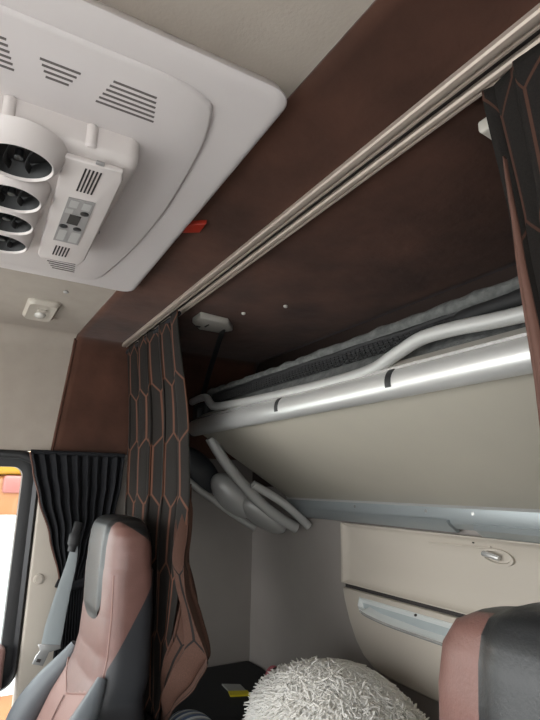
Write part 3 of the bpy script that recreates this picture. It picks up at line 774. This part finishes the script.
# ================================================================== SIDE WINDOW CURTAIN AND SEAT BELT
wc = empty('window_curtain', (XL+.03, .36, -.1), 'black pleated curtain tied back at the side window', 'curtain')
ya = interp([(.094, .198), (.04, .212), (-.05, .240), (-.16, .283), (-.29, .325), (-.36, .335), (-.75, .33)])
yb = interp([(.094, .50), (.0, .495), (-.10, .48), (-.2, .44), (-.29, .405), (-.36, .405), (-.75, .44)])
def wfn(u, v):
    z = .094+(-.75-.094)*v; ph = u*9*2*PI
    am = .008+.007*math.sin(PI*min(1, v*2.2))
    return Vector((XL+.032+am*math.sin(ph+.5*math.sin(u*8)), lerp(ya(z), yb(z), u+.012*math.sin(ph*2)), z))
bm = NB(); grid(bm, wfn, 140, 60); bmesh.ops.recalc_face_normals(bm, faces=bm.faces)
o = obj('curtain_cloth', bm, M['blackcloth'], wc, ang=180); sm = o.modifiers.new('thick', 'SOLIDIFY'); sm.thickness = .002; sm.offset = 0
bm = NB(); tube(bm, [(XL+.046, ya(z)-.001, z) for z in [lerp(.094, -.29, k/30) for k in range(31)]], .0028, 6); obj('edge_piping', bm, M['piping'], wc)
bm = NB(); tube(bm, [(XL+.045, lerp(.318, .412, k/8), -.30-.012*math.sin(k/8*PI)) for k in range(9)], .014, 10, .5); obj('tieback', bm, M['blackcloth'], wc)
bm = NB(); tube(bm, [(XL+.034, lerp(.2, .5, k/8), .096) for k in range(9)], .007, 8); obj('heading_tape', bm, M['blackcloth'], wc)

sb = empty('seat_belt', (-1.79, .35, -.19), 'grey seat belt hanging from the pillar beside the far seat', 'seat belt')
bp = spline([(-1.79, .352, -.185), (-1.785, .346, -.24), (-1.78, .330, -.32), (-1.775, .316, -.40), (-1.77, .308, -.465)], 8)
bm = NB(); nb = len(bp)
tube(bm, bp, [lerp(.010, .027, min(1, k/nb*1.3)) for k in range(nb)], 12, .10, (0, 1, .25)); obj('strap', bm, M['beltgrey'], sb)
bm = NB(); tube(bm, spline([(-1.80, .36, -.12), (-1.79, .352, -.15), (-1.785, .346, -.185), (-1.785, .342, -.205)], 5), [.014]*6+[.018]*5+[.012]*5, 12, .5, (0, 1, 0)); obj('belt_guide', bm, M['blackplastic'], sb)
bm = NB(); slab(bm, [(.272, -.452), (.335, -.462), (.337, -.472), (.305, -.478), (.300, -.492), (.292, -.512), (.262, -.503), (.270, -.483), (.280, -.470)], 'x', -1.772, -1.766, .001)
obj('tongue', bm, M['chrome'], sb)
bm = NB(); slab(bm, [(.275, -.490), (.286, -.493), (.283, -.501), (.272, -.498)], 'x', -1.7655, -1.7645); obj('tongue_slot', bm, M['slot'], sb)

# ================================================================== OUTSIDE
bm = NB(); box(bm, -30, 25, -25, 30, -2.75, -2.7); structure('ground', bm, M['concrete'])
tk = empty('truck', (-4.6, 1.2, -2.7), 'orange truck parked outside the side window', 'truck')
bm = NB(); box(bm, -6.6, -4.2, -.9, 4.2, -1.9, .05, .06); obj('body', bm, M['orange'], tk)
bm = NB(); box(bm, -6.55, -4.19, -.9, 4.2, .052, .22, .03); obj('roof', bm, M['yellowp'], tk)
bm = NB(); box(bm, -4.24, -4.17, .30, .56, -.075, .045, .02); obj('marker_lamp', bm, M['redlamp'], tk)
bm = NB(); n = 40; loops = []
arcw = [(.35+1.0*math.cos(PI*k/n), -1.35+1.13*math.sin(PI*k/n)) for k in range(n+1)]
slab(bm, arcw, 'x', -4.21, -4.15, .01); obj('fender', bm, M['whitep'], tk)
for y in (.35, 3.2):
    bm = NB(); cyl(bm, (-4.45, y, -2.2), (1, 0, 0), .5, .32, 40, .04); wh = obj('wheel', bm, M['tyre'], tk)
    bm = NB(); cyl(bm, (-4.14, y, -2.2), (1, 0, 0), .27, .03, 30, .01); obj('hub', bm, M['whitep'], wh)

# ================================================================== LIGHT AND CAMERA
W = bpy.data.worlds.new('overcast'); S.world = W; W.use_nodes = True
nt = W.node_tree; bg = nt.nodes['Background']
tc = nt.nodes.new('ShaderNodeTexCoord'); sp = nt.nodes.new('ShaderNodeSeparateXYZ'); nt.links.new(tc.outputs['Generated'], sp.inputs[0])
mr = nt.nodes.new('ShaderNodeMapRange'); mr.inputs[1].default_value = -.05; mr.inputs[2].default_value = .6; nt.links.new(sp.outputs[2], mr.inputs[0])
mx = nt.nodes.new('ShaderNodeMix'); mx.data_type = 'RGBA'; mx.inputs[6].default_value = (1.0, .995, .985, 1); mx.inputs[7].default_value = (.90, .96, 1.0, 1)
nt.links.new(mr.outputs[0], mx.inputs[0]); nt.links.new(mx.outputs[2], bg.inputs[0])
bg.inputs[1].default_value = 1.0
def portal(name, loc, rot, sx, sy):
    L = bpy.data.lights.new(name, 'AREA'); L.shape = 'RECTANGLE'; L.size = sx; L.size_y = sy; L.cycles.is_portal = True
    o = bpy.data.objects.new(name, L); COL.objects.link(o); o.location = loc; o.rotation_euler = rot
portal('windscreen_daylight', ((XL+XR)/2, YF-.01, -.2), (PI/2, 0, 0), XR-XL, 1.0)
portal('near_door_daylight', (XR+.01, -.375, -.26), (0, PI/2, 0), .68, 1.15)
portal('far_window_daylight', (XL-.04, -.29, -.25), (0, -PI/2, 0), .7, 1.02)

bounce_sun = bpy.data.lights.new('bounce_sun', 'SUN'); bounce_sun.energy = 1.7; bounce_sun.angle = .02; bounce_sun.color = (1, .985, .96)  # added sun behind the cab, brightens the ground for bounce light inside
so = bpy.data.objects.new('bounce_sun', bounce_sun); COL.objects.link(so); so.rotation_euler = (-math.radians(38), 0, 0)
cam = bpy.data.cameras.new('camera'); co = bpy.data.objects.new('camera', cam); COL.objects.link(co)
cam.sensor_fit = 'VERTICAL'; cam.sensor_height = 36; cam.lens = 36*524.35/720; cam.clip_start = .02
Rm = Matrix(((.50700602, .861774, .01704316), (.19410456, -.13341763, .97186581), (.83980255, -.48936342, -.23491781)))   # rows: right, up, back
co.matrix_world = Rm.transposed().to_4x4()
S.camera = co
S.view_settings.view_transform = 'Standard'; S.view_settings.look = 'None'; S.view_settings.gamma = 1; S.view_settings.use_curve_mapping = False
S.view_settings.exposure = 2.55
